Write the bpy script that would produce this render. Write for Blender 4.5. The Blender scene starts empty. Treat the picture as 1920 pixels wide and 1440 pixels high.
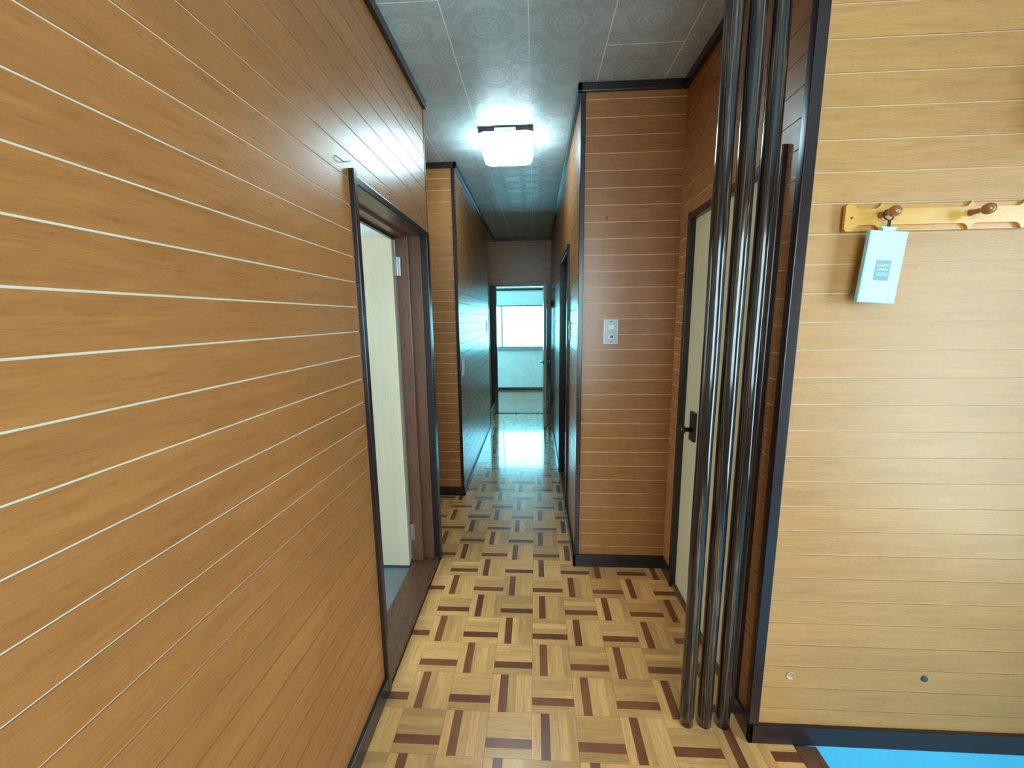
import bpy, bmesh, math, random
from mathutils import Vector, Matrix, Euler
random.seed(7)
scene = bpy.context.scene
COL = scene.collection

# ------------------------------------------------------------------ camera
F_PX, PITCH, YAW, ROLL, EYE = 758.31, .1621, -.0577, -.0119, 1.3694
cy, sy, cp, sp, cr, sr = math.cos(YAW), math.sin(YAW), math.cos(PITCH), math.sin(PITCH), math.cos(ROLL), math.sin(ROLL)
fw = Vector((sy*cp, cy*cp, -sp)); rt = Vector((cy, -sy, 0)); up = rt.cross(fw)
rt2 = rt*cr + up*sr; up2 = up*cr - rt*sr
cam = bpy.data.cameras.new('camera'); cam_o = bpy.data.objects.new('camera', cam); COL.objects.link(cam_o)
cam_o.matrix_world = Matrix(((rt2.x, up2.x, -fw.x, 0), (rt2.y, up2.y, -fw.y, 0), (rt2.z, up2.z, -fw.z, EYE), (0, 0, 0, 1)))
cam.sensor_fit = 'HORIZONTAL'; cam.sensor_width = 36; cam.lens = 36*F_PX/1920; cam.clip_start = .02
scene.camera = cam_o

# ------------------------------------------------------------------ sky, daylight portals, exposure
DAY = (.66, .90, 1.0)
SKY_STRENGTH = 14.0
LAMP_STRENGTH = 25.0
world = bpy.data.worlds.new('daylight'); scene.world = world; world.use_nodes = True
bg = world.node_tree.nodes['Background']; bg.inputs[0].default_value = (*DAY, 1); bg.inputs[1].default_value = SKY_STRENGTH
def portal(name, loc, rot, sx, sy_):
    l = bpy.data.lights.new(name, 'AREA'); l.shape = 'RECTANGLE'; l.size = sx; l.size_y = sy_
    l.cycles.is_portal = True
    o = bpy.data.objects.new(name, l); COL.objects.link(o); o.location = loc; o.rotation_euler = rot
    return o
portal('window_portal_far_room', (-.2, 7.80, 1.205), (-math.pi/2, 0, 0), 2.0, .9)
portal('fill_portal_far_room_side', (-2.45, 6.75, 1.35), (0, -math.pi/2, 0), 1.3, 1.4)  # serves the side window added to light the far room
portal('fill_portal_hall_back', (.45, -1.56, 1.4), (math.pi/2, 0, 0), 1.5, 1.4)  # serves the window added behind the camera as fill
portal('window_portal_left_room', (-3.05, 1.2, 1.35), (0, -math.pi/2, 0), 1.1, 1.3)
portal('window_portal_entry', (2.55, -.25, 1.0), (0, math.pi/2, 0), 2.0, 1.2)
vs = scene.view_settings
vs.view_transform = 'Standard'; vs.look = 'None'; vs.gamma = 1; vs.use_curve_mapping = False
vs.exposure = 0.27
scene.cycles.use_denoising = True
scene.cycles.max_bounces = 8; scene.cycles.diffuse_bounces = 5; scene.cycles.glossy_bounces = 4
scene.cycles.use_adaptive_sampling = True; scene.cycles.adaptive_threshold = .02
scene.cycles.transparent_max_bounces = 12
scene.cycles.sample_clamp_indirect = 8.0
scene.cycles.caustics_reflective = False; scene.cycles.caustics_refractive = False

# ------------------------------------------------------------------ node helpers
class G:
    def __init__(s, name):
        s.m = bpy.data.materials.new(name); s.m.use_nodes = True
        s.t = s.m.node_tree; s.b = s.t.nodes['Principled BSDF']
        s.out = s.t.nodes['Material Output']
    def n(s, typ, **kw):
        x = s.t.nodes.new(typ)
        for k, v in kw.items(): setattr(x, k, v)
        return x
    def link(s, a, b): s.t.links.new(a, b)
    def put(s, sock, v):
        if isinstance(v, bpy.types.NodeSocket): s.link(v, sock)
        else: sock.default_value = v
    def math(s, op, a, b=0.0, c=0.0):
        x = s.n('ShaderNodeMath', operation=op)
        s.put(x.inputs[0], a); s.put(x.inputs[1], b); s.put(x.inputs[2], c)
        return x.outputs[0]
    def pos(s): return s.n('ShaderNodeNewGeometry').outputs['Position']
    def obj(s): return s.n('ShaderNodeTexCoord').outputs['Object']
    def mapped(s, vec, scale, loc=(0, 0, 0)):
        x = s.n('ShaderNodeMapping'); s.link(vec, x.inputs[0])
        x.inputs['Scale'].default_value = scale; x.inputs['Location'].default_value = loc
        return x.outputs[0]
    def noise(s, vec, scale=1, detail=3, rough=.55, dist=0, fac=True):
        x = s.n('ShaderNodeTexNoise'); s.link(vec, x.inputs['Vector'])
        x.inputs['Scale'].default_value = scale; x.inputs['Detail'].default_value = detail
        x.inputs['Roughness'].default_value = rough; x.inputs['Distortion'].default_value = dist
        return x.outputs[0]
    def ramp(s, fac, stops):
        x = s.n('ShaderNodeValToRGB'); s.link(fac, x.inputs[0]); e = x.color_ramp.elements
        while len(e) < len(stops): e.new(.5)
        for el, (p, c) in zip(e, stops):
            el.position = p; el.color = (*c, 1) if len(c) == 3 else c
        return x.outputs[0]
    def mix(s, fac, a, b, blend='MIX'):
        x = s.n('ShaderNodeMix', data_type='RGBA', blend_type=blend)
        s.put(x.inputs[0], fac)
        s.put(x.inputs[6], a if isinstance(a, bpy.types.NodeSocket) else (*a, 1))
        s.put(x.inputs[7], b if isinstance(b, bpy.types.NodeSocket) else (*b, 1))
        return x.outputs[2]
    def maprange(s, v, a, b, c, d, smooth=False):
        x = s.n('ShaderNodeMapRange'); 
        if smooth: x.interpolation_type = 'SMOOTHSTEP'
        s.put(x.inputs[0], v)
        for i, q in enumerate((a, b, c, d)): x.inputs[i+1].default_value = q
        return x.outputs[0]
    def bump(s, h, strength, dist=.001):
        x = s.n('ShaderNodeBump'); s.link(h, x.inputs['Height'])
        x.inputs['Strength'].default_value = strength; x.inputs['Distance'].default_value = dist
        s.link(x.outputs[0], s.b.inputs['Normal']); return x
    def set(s, **kw):
        for k, v in kw.items():
            k = {'color': 'Base Color', 'rough': 'Roughness', 'metal': 'Metallic', 'spec': 'Specular IOR Level',
                 'coat': 'Coat Weight', 'coat_rough': 'Coat Roughness', 'emit': 'Emission Color', 'emit_s': 'Emission Strength'}[k]
            if isinstance(v, tuple) and len(v) == 3: v = (*v, 1)
            s.put(s.b.inputs[k], v)
        return s.m

def plain(name, color, rough=.5, **kw):
    g = G(name)
    n = g.noise(g.pos(), 9, 3)
    c = g.mix(g.maprange(n, .3, .7, 0, 1), tuple(v*.93 for v in color), tuple(min(1, v*1.06) for v in color))
    return g.set(color=c, rough=rough, **kw)

def wood(name, dark, light, scale, rough, bump=.15, vary=.12, bump_scale=None, coat=0., fine=.5, fleck=0.):
    """varnished wood; scale is per metre on each axis, small along the grain"""
    g = G(name)
    p = g.pos()
    rnd = g.n('ShaderNodeObjectInfo').outputs['Random']
    off = g.n('ShaderNodeVectorMath', operation='ADD'); g.link(p, off.inputs[0])
    comb = g.n('ShaderNodeCombineXYZ'); r7 = g.math('MULTIPLY', rnd, 7.)
    for i in range(3): g.link(r7, comb.inputs[i])
    g.link(comb.outputs[0], off.inputs[1])
    v = off.outputs[0]
    n1 = g.noise(g.mapped(v, scale), 1, 4, .6, .25)
    n2 = g.noise(g.mapped(v, tuple(s*5 for s in scale)), 1, 3, .6)
    n3 = g.noise(p, 1.7, 2)
    t = g.math('ADD', g.math('MULTIPLY', n1, 1-fine), g.math('MULTIPLY', n2, fine))
    t = g.math('ADD', t, g.math('MULTIPLY', g.math('SUBTRACT', n3, .5), .45))
    c = g.mix(g.maprange(t, .32, .68, 0, 1), dark, light)
    k = g.math('ADD', g.math('MULTIPLY', g.math('SUBTRACT', rnd, .5), vary*2), 1.0)
    if fleck:   # short dark pores along the grain
        nf = g.noise(g.mapped(v, (55, 55, 620)), 1, 2, .5)
        k = g.math('MULTIPLY', k, g.maprange(nf, .54, .68, 1.03, 1-fleck))
    hs = g.n('ShaderNodeHueSaturation'); g.link(c, hs.inputs['Color']); g.link(k, hs.inputs['Value'])
    bs = bump_scale or tuple(s*3 for s in scale)
    nb = g.noise(g.mapped(p, bs), 1, 3, .6)
    if bump: g.bump(nb, bump, .001)
    return g.set(color=hs.outputs[0], rough=g.maprange(n2, .3, .7, rough*.85, rough*1.15), coat=coat, coat_rough=.12)

M = {}
M['panel'] = wood('wall_plank_wood', (.29, .106, .028), (.41, .160, .047), (3, 3, 40), .30, bump=.35, vary=.05, bump_scale=(90, 90, 420), fleck=.10)
M['panel_pale'] = wood('pale_plank_wood', (.385, .170, .048), (.51, .250, .080), (3, 3, 40), .38, bump=.35, vary=.04, bump_scale=(60, 60, 420), fleck=.15)
M['groove_shaded'] = plain('groove_cream_shaded', (.56, .42, .25), .7)  # groove cream darkened to stand in for shade in the front wall's grooves
M['groove'] = plain('groove_cream', (.72, .60, .44), .7)
M['trim'] = plain('dark_trim_lacquer', (.020, .011, .012), .26)
M['frame'] = wood('frame_brown_wood', (.115, .043, .024), (.20, .080, .045), (30, 30, 3), .30, bump=.02, vary=.08)
M['sill'] = wood('sill_brown_wood', (.075, .030, .016), (.13, .055, .030), (45, 4, 45), .28, bump=.02)
M['cream'] = wood('cream_door_veneer', (.56, .44, .25), (.66, .54, .33), (45, 45, 2), .45, bump=.05, vary=.03)
M['pale'] = wood('pale_door_veneer', (.58, .46, .31), (.67, .56, .40), (45, 45, 2), .45, bump=.05, vary=.03)
M['ash'] = wood('parquet_light_oak', (.40, .215, .075), (.60, .36, .15), (14, 14, 14), .26, bump=.12, vary=.14, bump_scale=(30, 30, 30))
M['white'] = plain('white_plaster', (.80, .80, .78), .8)
M['gfloor'] = wood('grey_vinyl_floor', (.14, .15, .17), (.24, .25, .27), (3, 40, 3), .45, bump=.1)
M['bfloor'] = wood('brown_board_floor', (.22, .085, .035), (.36, .15, .065), (2.5, 30, 3), .22, bump=.05, coat=.4)
M['metal'] = plain('steel', (.55, .56, .56), .3, metal=1.)
M['alu'] = plain('bronze_aluminium', (.10, .085, .075), .35, metal=.6)
M['black'] = plain('black_fitting', (.012, .011, .011), .3)
M['blue'] = plain('entry_blue_sheet', (.085, .45, .66), .6)
M['white_plastic'] = plain('white_plastic', (.78, .76, .68), .4)
M['grey_plate'] = plain('grey_metal_plate', (.34, .38, .38), .4, metal=.2)
M['rack_front'] = wood('rack_front_wood', (.56, .25, .042), (.70, .36, .075), (6, 6, 50), .25, bump=.03, vary=.02)
M['rack_back'] = wood('rack_back_wood', (.46, .17, .03), (.58, .24, .05), (6, 6, 50), .3, bump=.03, vary=.02)
M['peg'] = wood('peg_wood', (.26, .09, .016), (.38, .14, .028), (20, 4, 20), .12, bump=0, vary=.03, coat=.6)
M['box_white'] = plain('white_card', (.50, .70, .74), .55)
M['box_side'] = plain('teal_card_edge', (.36, .62, .62), .5)
M['label_grey'] = plain('grey_print', (.20, .32, .36), .6)
M['print'] = plain('pale_print', (.75, .84, .86), .6)
M['cord'] = plain('black_cord', (.02, .02, .022), .6)
M['plug_teal'] = plain('dark_teal_plug', (.02, .055, .08), .5)
M['plug_clear'] = plain('clear_plug_ring', (.46, .30, .15), .3)
M['dust'] = plain('old_nail_steel', (.06, .05, .045), .5, metal=.5)

def parquet(name, dark, light, along, rough, vary, fine):
    g = G(name); o = g.obj()
    inf = g.n('ShaderNodeObjectInfo'); rnd = inf.outputs['Random']; loc = inf.outputs['Location']
    off = g.n('ShaderNodeVectorMath', operation='ADD'); g.link(g.pos(), off.inputs[0])
    comb = g.n('ShaderNodeCombineXYZ')
    for i, k in enumerate((13., 29., 17.)): g.link(g.math('MULTIPLY', rnd, k), comb.inputs[i])
    g.link(comb.outputs[0], off.inputs[1])
    sc = (70, 7, 20) if along == 'y' else (7, 70, 20)
    n1 = g.noise(g.mapped(off.outputs[0], sc), 1, 4, .62, .6)
    n2 = g.noise(g.mapped(off.outputs[0], tuple(s*4 for s in sc)), 1, 2, .6)
    at = g.n('ShaderNodeAttribute', attribute_name='tone')
    t = g.math('ADD', g.math('MULTIPLY', n1, 1-fine), g.math('MULTIPLY', n2, fine))
    c = g.mix(g.maprange(t, .3, .7, 0, 1), dark, light)
    k = g.math('ADD', g.math('ADD', g.math('MULTIPLY', g.math('SUBTRACT', rnd, .5), vary*2), 1.0), at.outputs['Fac'])
    hs = g.n('ShaderNodeHueSaturation'); g.link(c, hs.inputs['Color']); g.link(k, hs.inputs['Value'])
    wav = g.noise(g.pos(), 28, 2)
    g.bump(g.math('ADD', wav, g.math('MULTIPLY', n2, .25)), .05 if rough < .2 else .10, .004)
    return g.set(color=hs.outputs[0], rough=rough, coat=.9 if rough < .2 else .25, coat_rough=.05 if rough < .2 else .2)
for a in 'xy':
    for fin, r in (('worn', .30), ('waxed', .18)):
        M['ash_'+a+fin] = parquet('parquet_ash_%s_%s' % (a, fin), (.54, .240, .072), (.82, .43, .155), a, r, .10, .35)
        M['dark_'+a+fin] = parquet('parquet_dark_%s_%s' % (a, fin), (.15, .040, .014), (.28, .088, .034), a, r, .25, .35)

def glass(name, tint, gloss=.06):
    g = G(name); g.t.nodes.remove(g.b)
    tr = g.n('ShaderNodeBsdfTransparent'); tr.inputs[0].default_value = (*tint, 1)
    gl = g.n('ShaderNodeBsdfGlossy'); gl.inputs['Roughness'].default_value = .02
    lw = g.n('ShaderNodeLayerWeight'); lw.inputs[0].default_value = .2
    mx = g.n('ShaderNodeMixShader'); g.link(g.maprange(lw.outputs['Fresnel'], 0, 1, gloss*.5, .6), mx.inputs[0])
    g.link(tr.outputs[0], mx.inputs[1]); g.link(gl.outputs[0], mx.inputs[2]); g.link(mx.outputs[0], g.out.inputs[0])
    return g.m
M['glass_cyan'] = glass('cyan_daylight_glass', (.56, .93, 1.0))  # cyan of the daylight put into the pane tint
M['glass'] = glass('window_glass', (.93, .97, .98))

def pole_mat():
    g = G('striped_lacquered_rosewood'); o = g.obj()
    n = g.noise(g.mapped(o, (40, 40, .9)), 1, 3, .55, .5)
    n2 = g.noise(g.mapped(o, (120, 120, 1.6)), 1, 2, .5, .3)
    t = g.math('ADD', g.math('MULTIPLY', n, .72), g.math('MULTIPLY', n2, .28))
    c = g.ramp(t, [(0, (.004, .004, .005)), (.48, (.008, .007, .008)), (.51, (.045, .024, .013)), (.52, (.17, .10, .055)), (.53, (.02, .013, .010)), (.61, (.008, .007, .008)), (.63, (.10, .05, .024)), (.69, (.05, .026, .014))])
    nb = g.noise(g.mapped(o, (45, 45, 9)), 1, 2)
    g.bump(nb, .35, .002)
    return g.set(color=c, rough=.14, coat=.5, coat_rough=.06)
M['pole'] = pole_mat()

PX, PY = .3045, .303
def ceiling_mat():
    g = G('embossed_medallion_ceiling_board')
    s = g.n('ShaderNodeSeparateXYZ'); g.link(g.pos(), s.inputs[0]); X, Y = s.outputs[0], s.outputs[1]
    def local(cx, cyy):
        dx = g.math('WRAP', g.math('SUBTRACT', X, cx), PX/2, -PX/2)
        dy = g.math('WRAP', g.math('SUBTRACT', Y, cyy), PY/2, -PY/2)
        r = g.math('SQRT', g.math('ADD', g.math('MULTIPLY', dx, dx), g.math('MULTIPLY', dy, dy)))
        return r, g.math('ARCTAN2', dy, dx)
    rA, tA = local(-.1725, 1.68); rB, tB = local(-.1725+PX/2, 1.68+PY/2)
    r = g.math('MINIMUM', rA, rB); isA = g.math('LESS_THAN', rA, rB)
    th = g.math('ADD', g.math('MULTIPLY', tA, isA), g.math('MULTIPLY', tB, g.math('SUBTRACT', 1., isA)))
    def band(v, c, w): return g.maprange(g.math('ABSOLUTE', g.math('SUBTRACT', v, c)), w*.6, w, 1, 0)
    ring = g.math('MAXIMUM', band(r, .048, .0026), g.math('MULTIPLY', band(r, .042, .0012), .6))
    pet = g.math('ABSOLUTE', g.math('COSINE', g.math('MULTIPLY', th, 2.)))
    petal = g.math('MULTIPLY', band(r, g.math('ADD', g.math('MULTIPLY', pet, .014), .010), .0028), g.math('LESS_THAN', r, .036))
    sc = g.math('MULTIPLY', g.math('COSINE', g.math('MULTIPLY', th, 12.)), .006)
    vor = g.n('ShaderNodeTexVoronoi', feature='DISTANCE_TO_EDGE'); g.link(g.pos(), vor.inputs['Vector']); vor.inputs['Scale'].default_value = 85
    leaf = g.maprange(vor.outputs['Distance'], .05, .12, 0, 1)
    wreath = g.math('MULTIPLY', g.math('GREATER_THAN', r, .062), g.math('LESS_THAN', g.math('ADD', r, sc), .098))
    wreath = g.math('MULTIPLY', wreath, leaf)
    mask = g.math('MAXIMUM', g.math('MAXIMUM', ring, petal), g.math('MULTIPLY', wreath, .75))
    rim = band(g.math('ADD', r, sc), .1, .003)
    mask = g.math('MINIMUM', g.math('MAXIMUM', mask, g.math('MULTIPLY', rim, .5)), 1.)
    stain = g.noise(g.pos(), 5, 3)
    base = g.mix(g.maprange(stain, .35, .7, 0, 1), (.45, .505, .515), (.52, .575, .585))
    c = g.mix(g.math('MULTIPLY', mask, .8), base, (.33, .355, .35))
    g.bump(g.math('ADD', g.math('MULTIPLY', mask, 1.), g.math('MULTIPLY', g.noise(g.pos(), 260, 2), .35)), .25, .001)
    return g.set(color=c, rough=g.maprange(mask, 0, 1, .40, .62))
M['ceiling'] = ceiling_mat()
g = G('lamp_acrylic'); M['lamp'] = g.set(color=(.9, .95, .95), rough=.3, emit=(.58, .89, 1.0), emit_s=LAMP_STRENGTH)

# ------------------------------------------------------------------ mesh helpers
def finish(o, label=None, cat=None, group=None, kind=None):
    for k, v in (('label', label), ('category', cat), ('group', group), ('kind', kind)):
        if v: o[k] = v
    return o
def link(name, me, parent=None, mats=()):
    for m in mats: me.materials.append(m)
    o = bpy.data.objects.new(name, me); COL.objects.link(o)
    if parent: o.parent = parent
    return o
def bm_box(bm, lo, hi, mat=0, bevel=0):
    vs_ = [bm.verts.new((x, y, z)) for x in (lo[0], hi[0]) for y in (lo[1], hi[1]) for z in (lo[2], hi[2])]
    fs = [(0, 1, 3, 2), (4, 6, 7, 5), (0, 4, 5, 1), (2, 3, 7, 6), (0, 2, 6, 4), (1, 5, 7, 3)]
    faces = [bm.faces.new([vs_[i] for i in f]) for f in fs]
    for f in faces: f.material_index = mat
    if bevel:
        r = bmesh.ops.bevel(bm, geom=list({e for f in faces for e in f.edges}), offset=bevel, segments=2, profile=.6, affect='EDGES')
        for f in r['faces']: f.material_index = mat
def boxes(name, bl, mat, parent=None, bevel=0, origin=None):
    bm = bmesh.new()
    lo = [min(min(b[0][i], b[1][i]) for b in bl) for i in range(3)]; hi = [max(max(b[0][i], b[1][i]) for b in bl) for i in range(3)]
    c = Vector(origin) if origin else Vector([(lo[i]+hi[i])/2 for i in range(3)])
    if parent: c2 = c - pworld(parent)
    else: c2 = c
    for a, b in bl:
        a_, b_ = [min(a[i], b[i])-c[i] for i in range(3)], [max(a[i], b[i])-c[i] for i in range(3)]
        bm_box(bm, a_, b_, 0, bevel)
    me = bpy.data.meshes.new(name); bm.to_mesh(me); bm.free()
    o = link(name, me, parent, [mat] if mat else [])
    o.location = c2
    return o
def pworld(o):
    v = Vector((0, 0, 0))
    while o: v += o.location; o = o.parent
    return v
def box(name, lo, hi, mat, parent=None, bevel=0): return boxes(name, [(lo, hi)], mat, parent, bevel)
def empty(name, loc=(0, 0, 0), **kw):
    o = bpy.data.objects.new(name, None); COL.objects.link(o); o.location = loc; o.empty_display_size = .05
    return finish(o, **kw)
def from_bm(name, bm, mats, parent=None, loc=(0, 0, 0), smooth=False):
    me = bpy.data.meshes.new(name); bm.to_mesh(me); bm.free()
    if smooth:
        for p in me.polygons: p.use_smooth = True
    o = link(name, me, parent, mats); o.location = Vector(loc) - (pworld(parent) if parent else Vector())
    return o
def lathe(bm, prof, axis='z', seg=24, at=(0, 0, 0)):
    rings = []
    for r, h in prof:
        ring = []
        for k in range(seg):
            a = 2*math.pi*k/seg; x, y = r*math.cos(a), r*math.sin(a)
            p = {'z': (x, y, h), 'y': (x, h, y), 'x': (h, x, y)}[axis]
            ring.append(bm.verts.new(Vector(p)+Vector(at)))
        rings.append(ring)
    for i in range(len(rings)-1):
        for k in range(seg): bm.faces.new((rings[i][k], rings[i][(k+1) % seg], rings[i+1][(k+1) % seg], rings[i+1][k]))
    bm.faces.new(rings[0]); bm.faces.new(rings[-1])
    bmesh.ops.recalc_face_normals(bm, faces=bm.faces[:])
def tube(bm, pts, r, seg=8):
    rings = []
    for i, p in enumerate(pts):
        p = Vector(p); d = (Vector(pts[min(i+1, len(pts)-1)])-Vector(pts[max(i-1, 0)])).normalized()
        a = d.orthogonal().normalized(); b = d.cross(a)
        if rings and i:   # keep twist low
            a = (pa - d*pa.dot(d)).normalized(); b = d.cross(a)
        pa = a
        rings.append([bm.verts.new(p+a*r*math.cos(2*math.pi*k/seg)+b*r*math.sin(2*math.pi*k/seg)) for k in range(seg)])
    for i in range(len(rings)-1):
        for k in range(seg): bm.faces.new((rings[i][k], rings[i][(k+1) % seg], rings[i+1][(k+1) % seg], rings[i+1][k]))
    bm.faces.new(rings[0]); bm.faces.new(rings[-1]); bmesh.ops.recalc_face_normals(bm, faces=bm.faces[:])

def rect_minus(u0, u1, z0, z1, holes):
    """split the rectangle into boxes that leave the holes open"""
    zs = sorted({z0, z1} | {z for h in holes for z in h[2:] if z0 < z < z1})
    out = []
    for a, b in zip(zs, zs[1:]):
        us = [(u0, u1)]
        for h in holes:
            if h[2] < (a+b)/2 < h[3]:
                nu = []
                for s, e in us:
                    if h[1] <= s or h[0] >= e: nu.append((s, e)); continue
                    if h[0] > s: nu.append((s, h[0]))
                    if h[1] < e: nu.append((h[1], e))
                us = nu
        out += [(s, e, a, b) for s, e in us]
    return out
GAP, DEEP, TH = .0036, .0028, .012
def plank_wall(name, axis, face, out, u0, u1, z0=0., z1=2.43, phase=1.408, step=.0757, thick=.12, holes=(), mat='panel', back='groove'):
    """wall whose visible face lies at axis=face, facing direction out (+1/-1); planks are parts"""
    def P(u, d, z): # d = depth behind the face
        w = face - out*d
        return (w, u, z) if axis == 'x' else (u, w, z)
    bl = [(P(a, DEEP, s), P(b, thick, e)) for a, b, s, e in rect_minus(u0, u1, z0, z1, holes)]
    root = boxes(name, bl, M[back]); root['kind'] = 'structure'
    zs = [z0]+[phase+step*k for k in range(-60, 60) if z0+.004 < phase+step*k < z1-.004]+[z1]
    for a, b in zip(zs, zs[1:]):
        bl = [(P(s, 0, max(e0, a+GAP/2)), P(e, DEEP+.0005, min(e1, b-GAP/2))) for s, e, e0, e1 in rect_minus(u0, u1, a+GAP/2, b-GAP/2, holes)]
        if bl: boxes('plank', bl, M[mat], root)
    return root
def plaster(name, bl):
    o = boxes(name, bl, M['white']); o['kind'] = 'structure'; return o
def trim(name, bl, mat='trim', bevel=.002):
    o = boxes(name, bl, M[mat], bevel=bevel); o['kind'] = 'structure'; return o

# ------------------------------------------------------------------ the setting: floor
H = 2.43
X0, Y0, B = -.0139, 1.2153, .1515
LX, LFX, RX, SX = -.555, -.560, .222, .700
YB, YL, YE, YC = 2.085, 2.972, 5.72, 1.160
floor = boxes('floor', [((-1.6, -1.5, -.10), (.832, YE, -.0115)), ((.832, 1.17, -.10), (.9, YE, -.0115))], plain('subfloor_dark', (.05, .028, .014), .8)); floor['kind'] = 'structure'
def block_mesh(orient, finish_, seedv, clip=None):
    """one parquet block, five fingers; the second from the left / near edge is dark"""
    rs = random.Random(seedv); w = B/5; h0 = B/2-.0003
    light, dark, tones = bmesh.new(), bmesh.new(), []
    for k in range(5):
        a, b = -B/2+k*w+.00015, -B/2+(k+1)*w-.00015
        if k == 0: a = -h0
        if k == 4: b = h0
        lo, hi = ((a, -h0, -.012), (b, h0, 0)) if orient == 'y' else ((-h0, a, -.012), (h0, b, 0))
        if k == 1: bm_box(dark, lo, hi)
        else: bm_box(light, lo, hi); tones += [rs.choice((-.16, -.07, 0, .04, .09, .20))]*6
    res = []
    for nm, bm, m in (('parquet_block', light, 'ash_'), ('dark_strip', dark, 'dark_')):
        me = bpy.data.meshes.new(nm); bm.to_mesh(me); bm.free(); me.materials.append(M[m+orient+finish_])
        if nm == 'parquet_block':
            at = me.attributes.new('tone', 'FLOAT', 'FACE')
            for i, t in enumerate(tones): at.data[i].value = t
        res.append(me)
    return res
lib = {(o, f): [block_mesh(o, f, 10*i+ord(o)) for i in range(8)] for o in 'xy' for f in ('worn', 'waxed')}
def on_floor(x0, x1, y0, y1):
    """clip a block rectangle to the hall's outline"""
    rects = [(-.545, .8272, -1.5, 1.150), (-.545, SX-.002, 1.150, YB-.008), (-.545, RX-.006, YB-.008, YE), (-1.28, -.545, 2.17, YL-.008), (-1.3, -.545, 4.96, YE)]
    return [r for r in ((max(x0, a), min(x1, b), max(y0, c), min(y1, d)) for a, b, c, d in rects) if r[1]-r[0] > .004 and r[3]-r[2] > .004]
def clip_piece(me, cx, cyy, rs):
    """rebuild a block so that it stops at the walls"""
    bm = bmesh.new(); bm.from_mesh(me)
    x0, x1 = min(r[0] for r in rs)-cx, max(r[1] for r in rs)-cx; y0, y1 = min(r[2] for r in rs)-cyy, max(r[3] for r in rs)-cyy
    for co, no in (((x0, 0, 0), (-1, 0, 0)), ((x1, 0, 0), (1, 0, 0)), ((0, y0, 0), (0, -1, 0)), ((0, y1, 0), (0, 1, 0))):
        bmesh.ops.bisect_plane(bm, geom=bm.verts[:]+bm.edges[:]+bm.faces[:], plane_co=co, plane_no=no, clear_outer=True)
    n = len(bm.faces)
    m2 = bpy.data.meshes.new(me.name.split('.')[0]); bm.to_mesh(m2); bm.free(); m2.materials.append(me.materials[0])
    return m2 if n else None
rest = bmesh.new()
for i in range(-9, 7):
    for k in range(-18, 31):
        cx, cyy = X0+(i+.5)*B, Y0+(k+.5)*B
        h_ = B/2-.0003
        rs = on_floor(cx-h_, cx+h_, cyy-h_, cyy+h_)
        if not rs: continue
        hidden = cyy < .70 or (cx < -.62 and cyy < 2.6)
        orient = 'y' if (i+k) % 2 else 'x'
        fin = 'waxed' if cyy > 3.0 else 'worn'
        ml, md = random.choice(lib[(orient, fin)])
        full = abs(sum((r[1]-r[0])*(r[3]-r[2]) for r in rs) - (2*h_)**2) < 1e-5
        if not full:
            ml, md = clip_piece(ml, cx, cyy, rs), clip_piece(md, cx, cyy, rs)
        if hidden:
            for mm in (ml, md):
                if mm:
                    n0, f0 = len(rest.verts), len(rest.faces); rest.from_mesh(mm)
                    rest.verts.ensure_lookup_table(); rest.faces.ensure_lookup_table()
                    for f in rest.faces[f0:]: f.material_index = (0 if mm is ml else 1)
                    for v in rest.verts[n0:]: v.co += Vector((cx, cyy, -.0002))
                    rest.verts.index_update()
            continue
        parent = None
        for mm, nm in ((ml, 'parquet_block'), (md, 'dark_strip')):
            if not mm: continue
            o = bpy.data.objects.new(nm, mm); COL.objects.link(o)
            if nm == 'parquet_block' or parent is None:
                o.parent = floor; o.location = Vector((cx, cyy, -random.random()*.0004))-floor.location
                o.rotation_euler = (random.gauss(0, .0003), random.gauss(0, .0003), 0)
                parent = o
            else: o.parent = parent
rest_o = from_bm('parquet_behind_viewer', rest, [M['ash_yworn'], M['dark_yworn']], floor); rest_o['kind'] = 'stuff'
# entry step
trim('trim_entry_step', [((.8275, -1.4, -.16), (.897, YC-.016, .001))], 'frame')
ef = boxes('floor_entry', [((.80, -1.5, -.22), (2.5, 1.2, -.15))], M['blue']); ef['kind'] = 'structure'
eb = boxes('wall_entry_base', [((.85, YC-.002, -.16), (2.45, YC+.10, .0))], M['blue']); eb['kind'] = 'structure'

# ------------------------------------------------------------------ ceiling boards
ceil = boxes('ceiling', [((-1.6, -1.5, H+.0008), (2.5, YE+.08, H+.10))], plain('ceiling_joint_white', (.93, .95, .95), .6)); ceil['kind'] = 'structure'
bmr = bmesh.new()
for c in range(-3, 8):
    xa = -.020+PX*c; xb = xa+PX
    ph = {-1: 1.840, -2: 1.540, 0: 2.110, 1: 1.815}.get(c, 1.54+.303*(c % 2))
    for k in range(-7, 9):
        ya = ph+.606*k; yb = ya+.606
        x_a, x_b, y_a, y_b = max(xa, -1.58), min(xb, 2.45), max(ya, -1.45), min(yb, YE+.02)
        if x_b-x_a < .02 or y_b-y_a < .02: continue
        lo, hi = (x_a+.0022, y_a+.0022, H), (x_b-.0022, y_b-.0022, H+.0015)
        if y_b < 1.2 or x_a > .85 or x_b < -.9 or (y_a > 2.1 and x_a > .3) or (y_a > 3.1 and (x_b < -.6)): bm_box(bmr, lo, hi)
        else: box('ceiling_panel', lo, hi, M['ceiling'], ceil)
ro = from_bm('ceiling_panels_out_of_view', bmr, [M['ceiling']], ceil); ro['kind'] = 'stuff'

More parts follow.
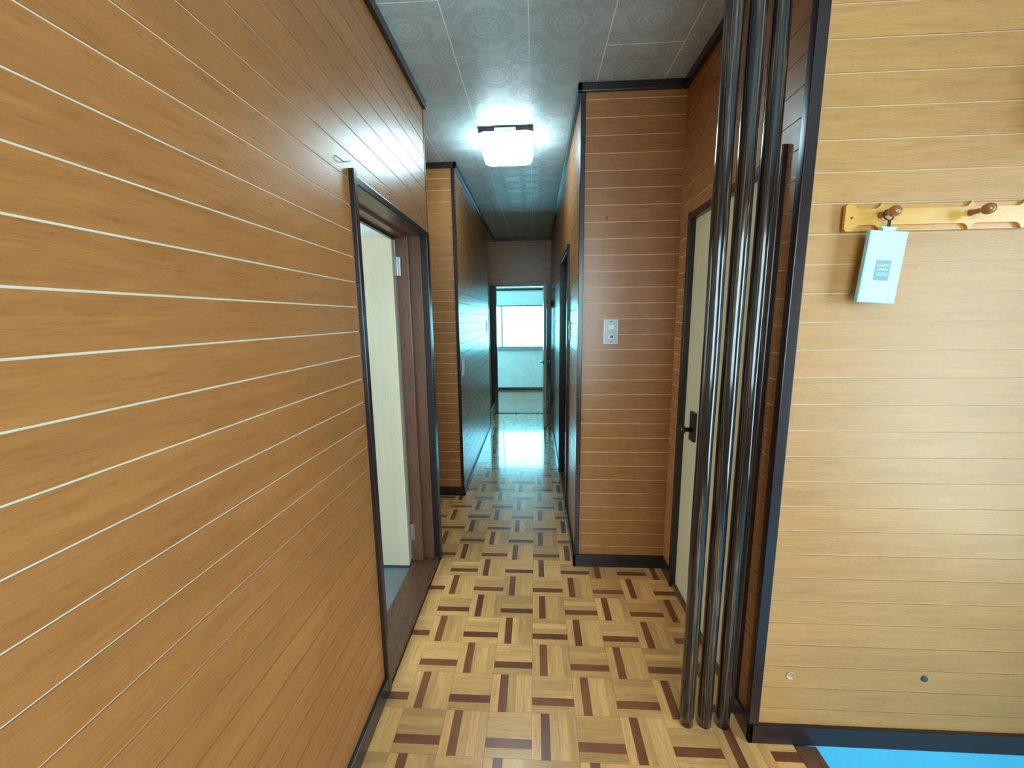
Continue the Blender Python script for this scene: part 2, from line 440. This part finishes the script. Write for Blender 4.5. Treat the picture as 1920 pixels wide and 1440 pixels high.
# ------------------------------------------------------------------ walls
wl = plank_wall('wall_left', 'x', LX, +1, -1.5, 2.17, holes=[(1.288, 2.10, -1, 1.785)])
plank_wall('wall_left_bump', 'y', YL, -1, -1.3, LFX-.013, phase=2.33, step=.0760, thick=.10)
plank_wall('wall_left_far', 'x', LFX, +1, YL+.003, 4.95, phase=1.408)
plank_wall('wall_left_recess', 'x', -1.28, +1, 2.17, YL, thick=.06)
plank_wall('wall_right_bump', 'y', YB, -1, RX+.013, SX+.12, phase=2.365, step=.0775, thick=.10)
plank_wall('wall_right_far', 'x', RX, -1, YB+.003, YE, phase=1.408, holes=[(2.70, 3.45, -1, 1.795)])
plank_wall('wall_right_side', 'x', SX, -1, YC+.004, YB, phase=2.345, step=.0775, holes=[(1.275, 1.92, -1, 1.792)])
wc = plank_wall('wall_front', 'y', YC, -1, SX+.013, 2.45, phase=1.194, step=.0765, thick=.10, mat='panel_pale', back='groove_shaded')
plank_wall('wall_end', 'y', YE, -1, -1.5, .60, phase=1.408, thick=.08, holes=[(-.537, .165, -1, 1.80)])
plank_wall('wall_back', 'y', -1.4, +1, -.6, 2.45, z0=-.15, thick=.1, holes=[(-.25, 1.15, .75, 2.05)])
plank_wall('wall_right', 'x', 2.40, -1, -1.5, 1.2, z0=-.15, thick=.1, holes=[(-.80, .3, .0, 1.95)])
plank_wall('wall_stair', 'x', -1.50, +1, 4.9, YE, thick=.1)
plank_wall('wall_stair_near', 'y', 4.95, +1, -1.5, LFX-.013, thick=.10)
# rooms beyond
plaster('wall_left_room', [((-2.9, 2.11, -.02), (-.70, 2.168, 2.42)), ((-2.9, .20, -.02), (-.66, .28, 2.42)),
        ((-2.98, .20, -.02), (-2.9, 2.168, .70)), ((-2.98, .20, 1.95), (-2.9, 2.168, 2.42)), ((-2.98, .20, .70), (-2.9, .60, 1.95)), ((-2.98, 1.80, .70), (-2.9, 2.168, 1.95))])
plaster('ceiling_left_room', [((-2.98, .20, 2.42), (-.675, 2.168, 2.50))])
fl = boxes('floor_left_room', [((-2.98, .20, -.06), (-.69, 2.11, -.001))], M['gfloor']); fl['kind'] = 'structure'
FRY = 7.66
plaster('wall_far_room', [((-2.3, FRY, 0), (2.0, FRY+.10, .81)), ((-2.3, FRY, 1.60), (2.0, FRY+.10, 2.42)), ((-2.3, FRY, .81), (-1.15, FRY+.10, 1.60)), ((.75, FRY, .81), (2.0, FRY+.10, 1.60)),
        ((-2.4, 5.80, 0), (-2.3, FRY+.1, .75)), ((-2.4, 5.80, 1.95), (-2.3, FRY+.1, 2.42)), ((-2.4, 5.80, .75), (-2.3, 6.1, 1.95)), ((-2.4, 7.4, .75), (-2.3, FRY+.1, 1.95)), ((2.0, 5.80, 0), (2.1, FRY+.1, 2.42)), ((-2.4, 5.81, 0), (-1.5, 5.88, 2.42)), ((.6, 5.81, 0), (2.1, 5.88, 2.42))])
plaster('ceiling_far_room', [((-2.4, 5.80, 2.40), (2.1, FRY+.1, 2.48))])
ff = boxes('floor_far_room', [((-2.4, 5.76, -.08), (2.1, FRY+.1, -.012))], plain('subfloor_far', (.06, .03, .015), .8)); ff['kind'] = 'structure'
yy = 5.80
while yy < FRY-.01:
    xs = [-2.3, -1.1+.6*random.random(), .3+.9*random.random(), 2.0]
    for a, b in zip(xs, xs[1:]): box('floor_board', (a+.0008, yy+.0008, -.012), (b-.0008, min(yy+.15, FRY)-.0008, 0), M['bfloor'], ff)
    yy += .15
# ------------------------------------------------------------------ trims
D = .020
trim('trim_ceiling', [((LX, -1.4, H-.036), (LX+D, 2.172, H)), ((-1.28, YL-D, H-.036), (LFX+D, YL, H)), ((LFX, YL-D, H-.036), (LFX+D, YE, H)),
     ((RX-D, YB-D, H-.036), (SX, YB, H)), ((RX-D, YB-D, H-.036), (RX, YE, H)), ((SX-D, YC-D, H-.036), (SX, YB, H)), ((SX-D, YC-D, H-.036), (2.4, YC, H)),
     ((LFX, YE-D, H-.036), (RX, YE, H))])
BB = .014
trim('baseboard_left', [((LX, -1.4, 0), (LX+BB, 1.266, .070))])
trim('baseboard_left_bump', [((-1.28, YL-BB, 0), (LFX+BB, YL, .068)), ((LFX, YL-BB, 0), (LFX+BB, 4.95, .030))])
trim('baseboard_right_bump', [((RX-BB, YB-BB, 0), (SX, YB, .070)), ((RX-BB, YB-BB, 0), (RX, 2.665, .070)), ((RX-BB, 3.485, 0), (RX, YE, .030)), ((SX-BB, 1.945, 0), (SX, YB, .070))])
trim('baseboard_front', [((SX-BB, YC-BB, 0), (2.40, YC, .066)), ((SX-BB, YC-BB, 0), (SX, 1.25, .066))])
trim('trim_corner_front', [((SX-.014, YC-.010, .066), (SX+.016, YC+.018, H-.036))])
trim('trim_corner_right_bump', [((RX-.006, YB-.006, .07), (RX+.018, YB+.016, H-.036))])
trim('trim_corner_left_bump', [((LFX-.018, YL-.006, .068), (LFX+.006, YL+.016, H-.036))])
trim('trim_wall_end_left', [((LX-.006, 2.168, 0), (LX+.003, 2.176, H))], 'frame', .001)
trim('trim_wall_end_far_left', [((LFX-.014, 4.945, 0), (LFX+.006, 4.965, H-.036))])
trim('trim_far_room', [((-2.3, FRY-.02, 0), (2.0, FRY, .05)), ((-2.3, FRY-.025, 1.865), (2.0, FRY, 1.905))])

# ------------------------------------------------------------------ door 1: left doorway with the pale leaf swung into the room
d1 = empty('door_1', (LX, 1.69, 0), kind='structure')
box('casing', (LX-.010, 1.264, 0), (LX+.016, 1.289, 1.817), M['trim'], d1, .003)
box('casing', (-.578, 2.098, .0), (LX+.014, 2.146, 1.803), M['trim'], d1, .003)
box('head_casing', (-.580, 1.289, 1.776), (LX+.014, 2.098, 1.803), M['trim'], d1, .003)
box('head_jamb', (-.70, 1.286, 1.780), (-.578, 2.10, 1.80), M['frame'], d1)
box('head_stop', (-.70, 1.289, 1.768), (-.636, 2.066, 1.782), M['frame'], d1, .001)
box('seal_strip', (-.704, 1.56, 1.755), (-.688, 2.05, 1.769), M['black'], d1, .002)
box('jamb', (-.70, 1.27, 0), (-.565, 1.289, 1.785), M['frame'], d1)
box('jamb', (-.632, 2.092, .022), (-.576, 2.125, 1.785), M['frame'], d1, .001)
box('jamb', (-.695, 2.064, .022), (-.632, 2.125, 1.785), M['frame'], d1, .002)
box('threshold', (-.690, 1.289, -.011), (-.549, 2.10, .024), M['sill'], d1, .003)
lf = box('leaf', (-1.38, 2.026, .012), (-.700, 2.060, 1.770), M['pale'], d1, .002)
box('bottom_seal', (-1.38, 2.024, .000), (-.701, 2.060, .014), plain('dark_blue_seal', (.03, .05, .07), .5), lf)
for z in (1.63, .20):
    bm = bmesh.new(); bm_box(bm, (-.018, -.002, -.045), (.012, .0015, .045), 0, .001)
    lathe(bm, [(.0055, -.046), (.0055, .046)], seg=10, at=(-.004, -.004, 0))
    from_bm('hinge', bm, [M['metal']], lf, (-.684, 2.060, z))
# ------------------------------------------------------------------ door 2: cream door behind the posts
d2 = empty('door_2', (SX, 1.6, 0), kind='structure')
box('casing', (SX-.016, 1.918, .0), (SX+.03, 1.946, 1.822), M['trim'], d2, .003)
box('casing', (SX-.016, 1.248, .0), (SX+.03, 1.277, 1.835), M['trim'], d2, .003)
box('head_casing', (SX-.014, 1.277, 1.790), (SX+.03, 1.918, 1.820), M['trim'], d2, .003)
box('sill', (SX-.004, 1.277, .0), (SX+.06, 1.918, .022), M['sill'], d2, .002)
lf = box('leaf', (SX+.012, 1.277, .024), (SX+.045, 1.918, 1.790), M['cream'], d2)
hp = box('handle_plate', (SX+.000, 1.775, .812), (SX+.012, 1.83, .945), M['black'], lf, .003)
bm = bmesh.new(); lathe(bm, [(.010, 0), (.010, -.030), (.019, -.034), (.021, -.044), (.017, -.052)], 'x', 16)
from_bm('knob', bm, [M['black']], lf, (SX+.002, 1.80, .865), True)
# ------------------------------------------------------------------ door 3: brown door in the corridor's right wall
d3 = empty('door_3', (RX, 3.07, 0), kind='structure')
box('casing', (RX-.016, 2.668, 0), (RX+.09, 2.702, 1.825), M['trim'], d3, .003)
box('casing', (RX-.016, 3.448, 0), (RX+.09, 3.482, 1.825), M['trim'], d3, .003)
box('head_casing', (RX-.014, 2.702, 1.793), (RX+.09, 3.448, 1.822), M['trim'], d3, .003)
lf = box('leaf', (RX+.055, 2.702, .01), (RX+.085, 3.448, 1.793), M['frame'], d3)
box('threshold', (RX-.004, 2.702, -.01), (RX+.09, 3.448, .012), M['sill'], d3)
# ------------------------------------------------------------------ door 4: end doorway, leaf swung towards the viewer
d4 = empty('door_4', (-.19, YE, 0), kind='structure')
box('casing', (-.624, YE-.014, 0), (-.535, YE+.08, 1.812), M['trim'], d4, .003)
box('casing', (.163, YE-.014, 0), (.222, YE+.08, 1.812), M['trim'], d4, .003)
box('head_casing', (-.535, YE-.014, 1.795), (.163, YE+.08, 1.815), M['trim'], d4, .003)
box('threshold', (-.535, YE-.004, -.011), (.163, YE+.08, .010), M['trim'], d4, .002)
lf = box('leaf', (.108, 4.928, .008), (.140, 5.70, 1.765), M['frame'], d4, .002)
box('edge_strip', (.1105, 4.9262, .010), (.1375, 4.9285, 1.763), M['cream'], lf)
for s, xs in ((-1, .108), (1, .140)):
    bm = bmesh.new(); lathe(bm, [(.022, 0), (.022, s*.008)], 'x', 16); bm_box(bm, (min(s*.006, s*.045), -.007, -.007), (max(s*.006, s*.045), .007, .007))
    bm_box(bm, (min(s*.034, s*.046), -.007, -.007), (max(s*.034, s*.046), .105, .007), 0, .003)
    from_bm('lever_handle', bm, [M['black']], lf, (xs, 4.985, .825))
for z in (1.55, .22):
    box('hinge', (.140, 5.69, z-.05), (.165, 5.705, z+.05), M['black'], lf)
# ------------------------------------------------------------------ windows
def window(name, axis, face, u0, u1, z0, z1, mull, frame, pane, depth=.05):
    w = empty(name, (0, 0, 0), kind='structure')
    def P(a, b, c, d_, e, f): # u range, depth range, z range
        return ((c, a, e), (d_, b, f)) if axis == 'x' else ((a, c, e), (b, d_, f))
    t = .022
    for r in ((u0, u1, z0, z0+t), (u0, u1, z1-t, z1), (u0, u0+t, z0+t, z1-t), (u1-t, u1, z0+t, z1-t)):
        lo, hi = P(r[0], r[1], face, face+depth, r[2], r[3]); box('frame', lo, hi, M[frame], w)
    edges = [u0+t]+[m for m in mull]+[u1-t]
    for m in mull:
        lo, hi = P(m-.012, m+.012, face+.012, face+.036, z0+t, z1-t); box('mullion', lo, hi, M[frame], w)
    for a, b in zip(edges, edges[1:]):
        lo, hi = P(a+.012, b-.012, face+.020, face+.025, z0+t, z1-t); box('pane', lo, hi, M[pane], w)
    return w
w1 = window('window_1', 'y', FRY+.01, -1.15, .75, .81, 1.60, (-.62,), 'alu', 'glass_cyan')
box('sill', (-1.18, FRY-.05, .772), (.78, FRY+.01, .812), plain('window_sill_grey', (.28, .30, .32), .4), w1)
box('latch', (-.632, FRY+.012, 1.14), (-.608, FRY+.022, 1.20), M['black'], w1)
window('fill_window_3', 'x', -2.38, 6.1, 7.4, .75, 1.95, (6.75,), 'alu', 'glass_cyan')  # unseen window added to brighten the far room
window('window_2', 'x', -2.97, .60, 1.80, .70, 1.95, (1.2,), 'alu', 'glass')
window('fill_window_4', 'y', -1.49, -.25, 1.15, .75, 2.05, (.45,), 'alu', 'glass')  # window added behind the camera to brighten the middle of the hallway
# entrance: glazed sliding doors on the right, beyond the frame
d5 = window('door_5', 'x', 2.42, -.80, .3, 0., 1.95, (-.25,), 'alu', 'glass')
# ------------------------------------------------------------------ stairs in the recess at the end
st = empty('stairs', (-.85, 5.33, 0), label='wooden stair steps rising left beside the end doorway', cat='stairs')
for k in range(3):
    x1 = -.585-.24*k
    box('tread', (x1-.25, 4.97, .185*(k+1)-.025), (x1+.012, YE-.016, .185*(k+1)), M['sill'], st, .003)
    box('riser', (x1-.02, 4.97, .185*k), (x1, YE-.016, .185*(k+1)-.025), M['sill'], st)

# ------------------------------------------------------------------ ceiling lamp
lp = empty('ceiling_lamp', (-.163, 2.615, H-.12), label='square white ceiling lamp glowing over the hallway', cat='lamp')
box('base_plate', (-.318, 2.462, H-.030), (-.008, 2.775, H), M['trim'], lp, .004)
box('rim_clip', (-.225, 2.456, H-.022), (-.105, 2.464, H-.008), M['white_plastic'], lp, .002)
bm = bmesh.new(); prof = [(.156, 0), (.157, -.010), (.150, -.055), (.142, -.075), (.128, -.084)]
def rsq(hw, z, r=.03, n=5):
    out = []
    for q, (sx_, sy__) in enumerate(((1, 1), (-1, 1), (-1, -1), (1, -1))):
        for k in range(n+1):
            a = math.pi/2*(q+k/n); out.append(bm.verts.new((sx_*(hw-r)+r*math.cos(a), sy__*(hw-r)+r*math.sin(a), z)))
    return out
rings = [rsq(hw, z) for hw, z in prof]
for a, b in zip(rings, rings[1:]):
    for k in range(len(a)): bm.faces.new((a[k], a[(k+1) % len(a)], b[(k+1) % len(a)], b[k]))
bm.faces.new(rings[-1]); bm.faces.new(rings[0]); bmesh.ops.recalc_face_normals(bm, faces=bm.faces[:])
df = from_bm('diffuser', bm, [M['lamp']], lp, (-.163, 2.618, H-.026), False)
for dx, dy in ((-.014, .0), (.012, .004), (-.002, .012)):
    box('speck', (-.160+dx-.004, 2.672+dy-.002, H-.1115), (-.160+dx+.004, 2.672+dy+.002, H-.1095), M['dust'], df)

# ------------------------------------------------------------------ three striped posts
desc = ['dark striped lacquered post nearest the parquet hallway, leftmost of three', 'middle one of three dark striped round posts before the cream door', 'dark striped round post nearest the dark wall corner, rightmost of three']
bm = bmesh.new(); seg = 28; rings = []
for q in range(61):
    z = H*q/60; ring = []
    for k in range(seg):
        a = 2*math.pi*k/seg; r = .0232*(1+.018*math.sin(z*7+a)+.012*math.sin(z*13+2*a))
        ring.append(bm.verts.new((r*math.cos(a), r*math.sin(a), z)))
    rings.append(ring)
for a, b in zip(rings, rings[1:]):
    for k in range(seg): bm.faces.new((a[k], a[(k+1) % seg], b[(k+1) % seg], b[k]))
bm.faces.new(rings[0][::-1]); bm.faces.new(rings[-1])
pme = bpy.data.meshes.new('decorative_post'); bm.to_mesh(pme); bm.free(); pme.materials.append(M['pole'])
for p in pme.polygons: p.use_smooth = len(p.vertices) == 4
for k, x in enumerate((.512, .571, .631)):
    o = bpy.data.objects.new('decorative_post', pme); COL.objects.link(o); o.location = (x, 1.208, .0); o.rotation_euler = (0, 0, (0.4, 2.3, 4.4)[k])
    finish(o, desc[k], 'post', 'three striped posts between hall and cream door')

# ------------------------------------------------------------------ coat rack
rk = empty('coat_rack', (1.02, YC-.006, 1.617), label='honey-coloured wooden coat rack with round pegs on the panelled wall', cat='coat rack')
rx0, rx1, zc, hh = .797, 1.246, 1.6135, .0345
c1, c2 = .884, 1.100
box('back_board', (rx0+.004, YC-.010, zc-hh+.001), (rx1-.004, YC, zc+hh-.001), M['rack_back'], rk, .002)
def rack_outline():
    def half(x):   # half height of the scalloped front board
        lo = .0195
        def rec(a, b, r=.018):
            if x <= a or x >= b: return hh
            d = min(x-a, b-x)
            if d >= r: return lo
            return hh-(hh-lo)*math.sqrt(max(0, 1-((r-d)/r)**2))
        return min(rec(rx0+.022, c1-.002), rec(c1+.002, c2-.002), rec(c2+.002, rx1-.022))
    xs = sorted({rx0+(rx1-rx0)*i/220 for i in range(221)} | {c1, c2})
    return [(x, half(x)) for x in xs]
bm = bmesh.new(); ol = rack_outline(); fr, bk = [], []
for x, hgt in ol:
    if x-rx0 < .006: hgt -= .006-(x-rx0)
    if rx1-x < .006: hgt -= .006-(rx1-x)
    fr.append((bm.verts.new((x, -.009, hgt)), bm.verts.new((x, -.009, -hgt)))); bk.append((bm.verts.new((x, 0, hgt)), bm.verts.new((x, 0, -hgt))))
for a, b, c, d_ in zip(fr, fr[1:], bk, bk[1:]):
    bm.faces.new((a[0], b[0], b[1], a[1])); bm.faces.new((c[0], c[1], d_[1], d_[0])); bm.faces.new((a[0], c[0], d_[0], b[0])); bm.faces.new((a[1], b[1], d_[1], c[1]))
bm.faces.new((fr[0][0], fr[0][1], bk[0][1], bk[0][0])); bm.faces.new((fr[-1][0], bk[-1][0], bk[-1][1], fr[-1][1]))
bmesh.ops.recalc_face_normals(bm, faces=bm.faces[:])
from_bm('front_board', bm, [M['rack_front']], rk, (0, YC-.010, zc))
for x in (c1, c2):
    bm = bmesh.new()
    prof = [(.0085, 0), (.0065, -.010), (.0062, -.024), (.0075, -.029)]+[(.0137*math.sin(a), -.041+.0137*math.cos(a)) for a in [math.pi*(.22+.78*q/9) for q in range(10)]]
    prof[-1] = (.0008, prof[-1][1])
    lathe(bm, prof, 'y', 24); pg = from_bm('peg', bm, [M['peg']], rk, (x, YC-.019, zc+.004), True)
for x in (rx0+.016, rx1-.016):
    bm = bmesh.new(); lathe(bm, [(.0030, 0), (.0030, -.0012), (.0012, -.0018)], 'y', 12); from_bm('screw', bm, [M['dust']], rk, (x, YC-.019, zc-.001))

# ------------------------------------------------------------------ fragrance box hanging from the first peg
pivot = Vector((c1+.006, YC-.041, zc+.0125))
fb = empty('fragrance_box', pivot, label='white boxed fragrance sachet with grey label hanging by black cord', cat='fragrance box')
TILT = math.radians(4.0)
fb.rotation_euler = (0, TILT, 0)
def sub(name, bm, mats, parent, loc=(0, 0, 0), smooth=False):
    me = bpy.data.meshes.new(name); bm.to_mesh(me); bm.free()
    if smooth:
        for p in me.polygons: p.use_smooth = True
    o = link(name, me, parent, mats); o.location = loc; return o
bw, bh, bt = .092, .178, .012; top = -.052; offx = .002
bm = bmesh.new(); bm_box(bm, (offx-bw/2, -bt/2, top-bh), (offx+bw/2, bt/2, top), 0, .0012); body = sub('box_body', bm, [M['box_side']], fb)
bm = bmesh.new(); bm_box(bm, (offx-bw/2+.0025, -bt/2-.0008, top-bh+.0025), (offx+bw/2-.0025, -bt/2+.0005, top-.0025)); sub('front_face', bm, [M['box_white']], body)
lw_, lh_ = .036, .050; lz = top-bh*.545
bm = bmesh.new(); bm_box(bm, (offx-lw_/2, -bt/2-.0014, lz-lh_/2), (offx+lw_/2, -bt/2-.0004, lz+lh_/2)); lab = sub('printed_label', bm, [M['label_grey']], body)
def text(body_s, size, x, z, parent):
    cu = bpy.data.curves.new('lettering', 'FONT'); cu.body = body_s; cu.size = size; cu.align_x = 'CENTER'; cu.align_y = 'CENTER'; cu.extrude = .0002
    o = bpy.data.objects.new('lettering_source', cu); COL.objects.link(o); bpy.context.view_layer.update()
    me = bpy.data.meshes.new_from_object(o.evaluated_get(bpy.context.evaluated_depsgraph_get())); bpy.data.objects.remove(o); bpy.data.curves.remove(cu)
    t = link('lettering', me, parent, [M['print']]) if not me.materials else link('lettering', me, parent)
    t.location = (x, -bt/2-.0015, z); t.rotation_euler = (math.pi/2, 0, 0)
text('CLEAN', .0095, offx, lz+.0125, lab); text('LINEN', .0095, offx, lz+.0025, lab)
bm = bmesh.new(); bm_box(bm, (offx-.0145, -bt/2-.0018, lz-.0068), (offx+.0145, -bt/2-.0012, lz-.0061)); sub('rule', bm, [M['print']], lab)
text('FRAGRANCE', .0046, offx, lz-.0115, lab)
bm = bmesh.new(); bm_box(bm, (offx-.015, -.004, top-.0005), (offx+.015, .004, top+.010), 0, .001); bm_box(bm, (offx-.019, -.003, top+.006), (offx+.019, .003, top+.0105), 0, .001); sub('hanger_tab', bm, [M['box_white']], fb)
bm = bmesh.new()
pts = [(offx-.003, -.001, top+.008)]+[(-.0105*math.sin(a)*1.15, .010*math.sin(a*.5)-.002, -.0125+.0135*(-math.cos(a))) for a in [math.pi*.05+math.pi*1.9*q/20 for q in range(21)]]+[(offx+.003, .001, top+.008)]
tube(bm, pts, .0017, 8); sub('cord', bm, [M['cord']], fb, smooth=True)

# ------------------------------------------------------------------ switches
def plate(name, label, face_axis, p, w, h, mats=('white_plastic', 'grey_plate'), s=1, two=True):
    r = empty(name, p, label=label, cat='light switch')
    def bx(n, a0, a1, z0, z1, d0, d1, m, par=None, bev=.001):
        bm = bmesh.new()
        if face_axis == 'y': lo, hi = (a0, -d1, z0), (a1, -d0, z1)
        else: lo, hi = (min(s*d0, s*d1), a0, z0), (max(s*d0, s*d1), a1, z1)
        bm_box(bm, lo, hi, 0, bev); return sub(n, bm, [M[m]], par or r)
    bx('cover_plate', -w/2, w/2, -h/2, h/2, 0, .006, mats[0], bev=.002)
    if mats[1] != mats[0]: bx('inner_plate', -w/2+.005, w/2-.005, -h/2+.004, h/2-.004, .0055, .0072, mats[1], bev=0)
    bx('rocker', -.014, .014, .012, .034, .0065, .011, 'white_plastic')
    if two:
        k = bx('rocker', -.014, .014, -.034, -.012, .0065, .011, 'white_plastic'); bx('indicator', -.003, .010, -.030, -.018, .0105, .0118, 'dust', k)
    for z in (-h/2+.010, h/2-.010): bx('screw', -.003, .003, z-.003, z+.003, .0065, .0082, 'dust')
    return r
plate('wall_switch', 'grey two-button switch plate with cream edge facing the viewer', 'y', (.3825, YB, 1.294), .072, .122)
plate('wall_switch', 'white switch plate beside the brown door on the right corridor wall', 'x', (RX, 2.615, 1.285), .070, .120, ('white_plastic', 'white_plastic'), -1, False)
plate('wall_switch', 'low cream switch near the front corner of the left corridor wall', 'x', (LFX, 3.11, .993), .070, .116, ('white_plastic', 'white_plastic'), 1, False)
plate('wall_switch', 'small switch at the far end of the left corridor wall', 'x', (LFX, 4.72, 1.27), .070, .120, ('white_plastic', 'white_plastic'), 1, False)

# ------------------------------------------------------------------ small things on the walls
bm = bmesh.new(); lathe(bm, [(.0145, 0), (.0145, -.0015), (.0125, -.0022), (.0105, -.0018), (.0100, -.0006)], 'y', 24)
o = from_bm('wall_plug', bm, [M['plug_clear']], None, (.804, YC, .242), True); finish(o, 'clear round plug low on the wall left of the teal one', 'wall plug')
bm = bmesh.new(); lathe(bm, [(.0095, 0), (.0095, -.003), (.008, -.0045)], 'y', 20)
o = from_bm('wall_plug', bm, [M['plug_teal']], None, (1.203, YC, .250), True); finish(o, 'dark teal round plug low on the light wall', 'wall plug')
bm = bmesh.new(); tube(bm, [(0, 0, 0), (0, -.010, 0), (0, -.015, -.004), (.001, -.015, -.012), (.003, -.012, -.016)], .0016, 8)
o = from_bm('hook', bm, [M['dust']], None, (.347, YB, 1.845), True); finish(o, 'tiny dark hook above the grey switch plate', 'hook')
bm = bmesh.new(); tube(bm, [(0, 0, 0), (.006, .01, -.003), (.007, .035, -.004), (.007, .06, .004), (.006, .085, .016)], .0012, 6)
o = from_bm('wire', bm, [M['dust']], None, (LX, 1.185, 1.822), True); finish(o, 'short bent dark wire above the left doorway corner', 'wire')

# small cabinet added just beyond the right edge of view to shade the wall
kb = empty('shade_cabinet', (1.395, YC, 1.77), label='unseen brown cabinet added to shade the wall right of the coat rack', cat='cabinet')
box('body', (1.272, YC-.085, 1.775), (1.52, YC, 1.985), M['frame'], kb, .003)
dr = box('shade_cabinet_door', (1.282, YC-.097, 1.785), (1.51, YC-.085, 1.975), M['frame'], kb, .003)
bm = bmesh.new(); lathe(bm, [(.006, 0), (.006, -.010), (.011, -.016), (.009, -.022)], 'y', 16); from_bm('knob', bm, [M['metal']], dr, (1.30, YC-.097, 1.88), True)
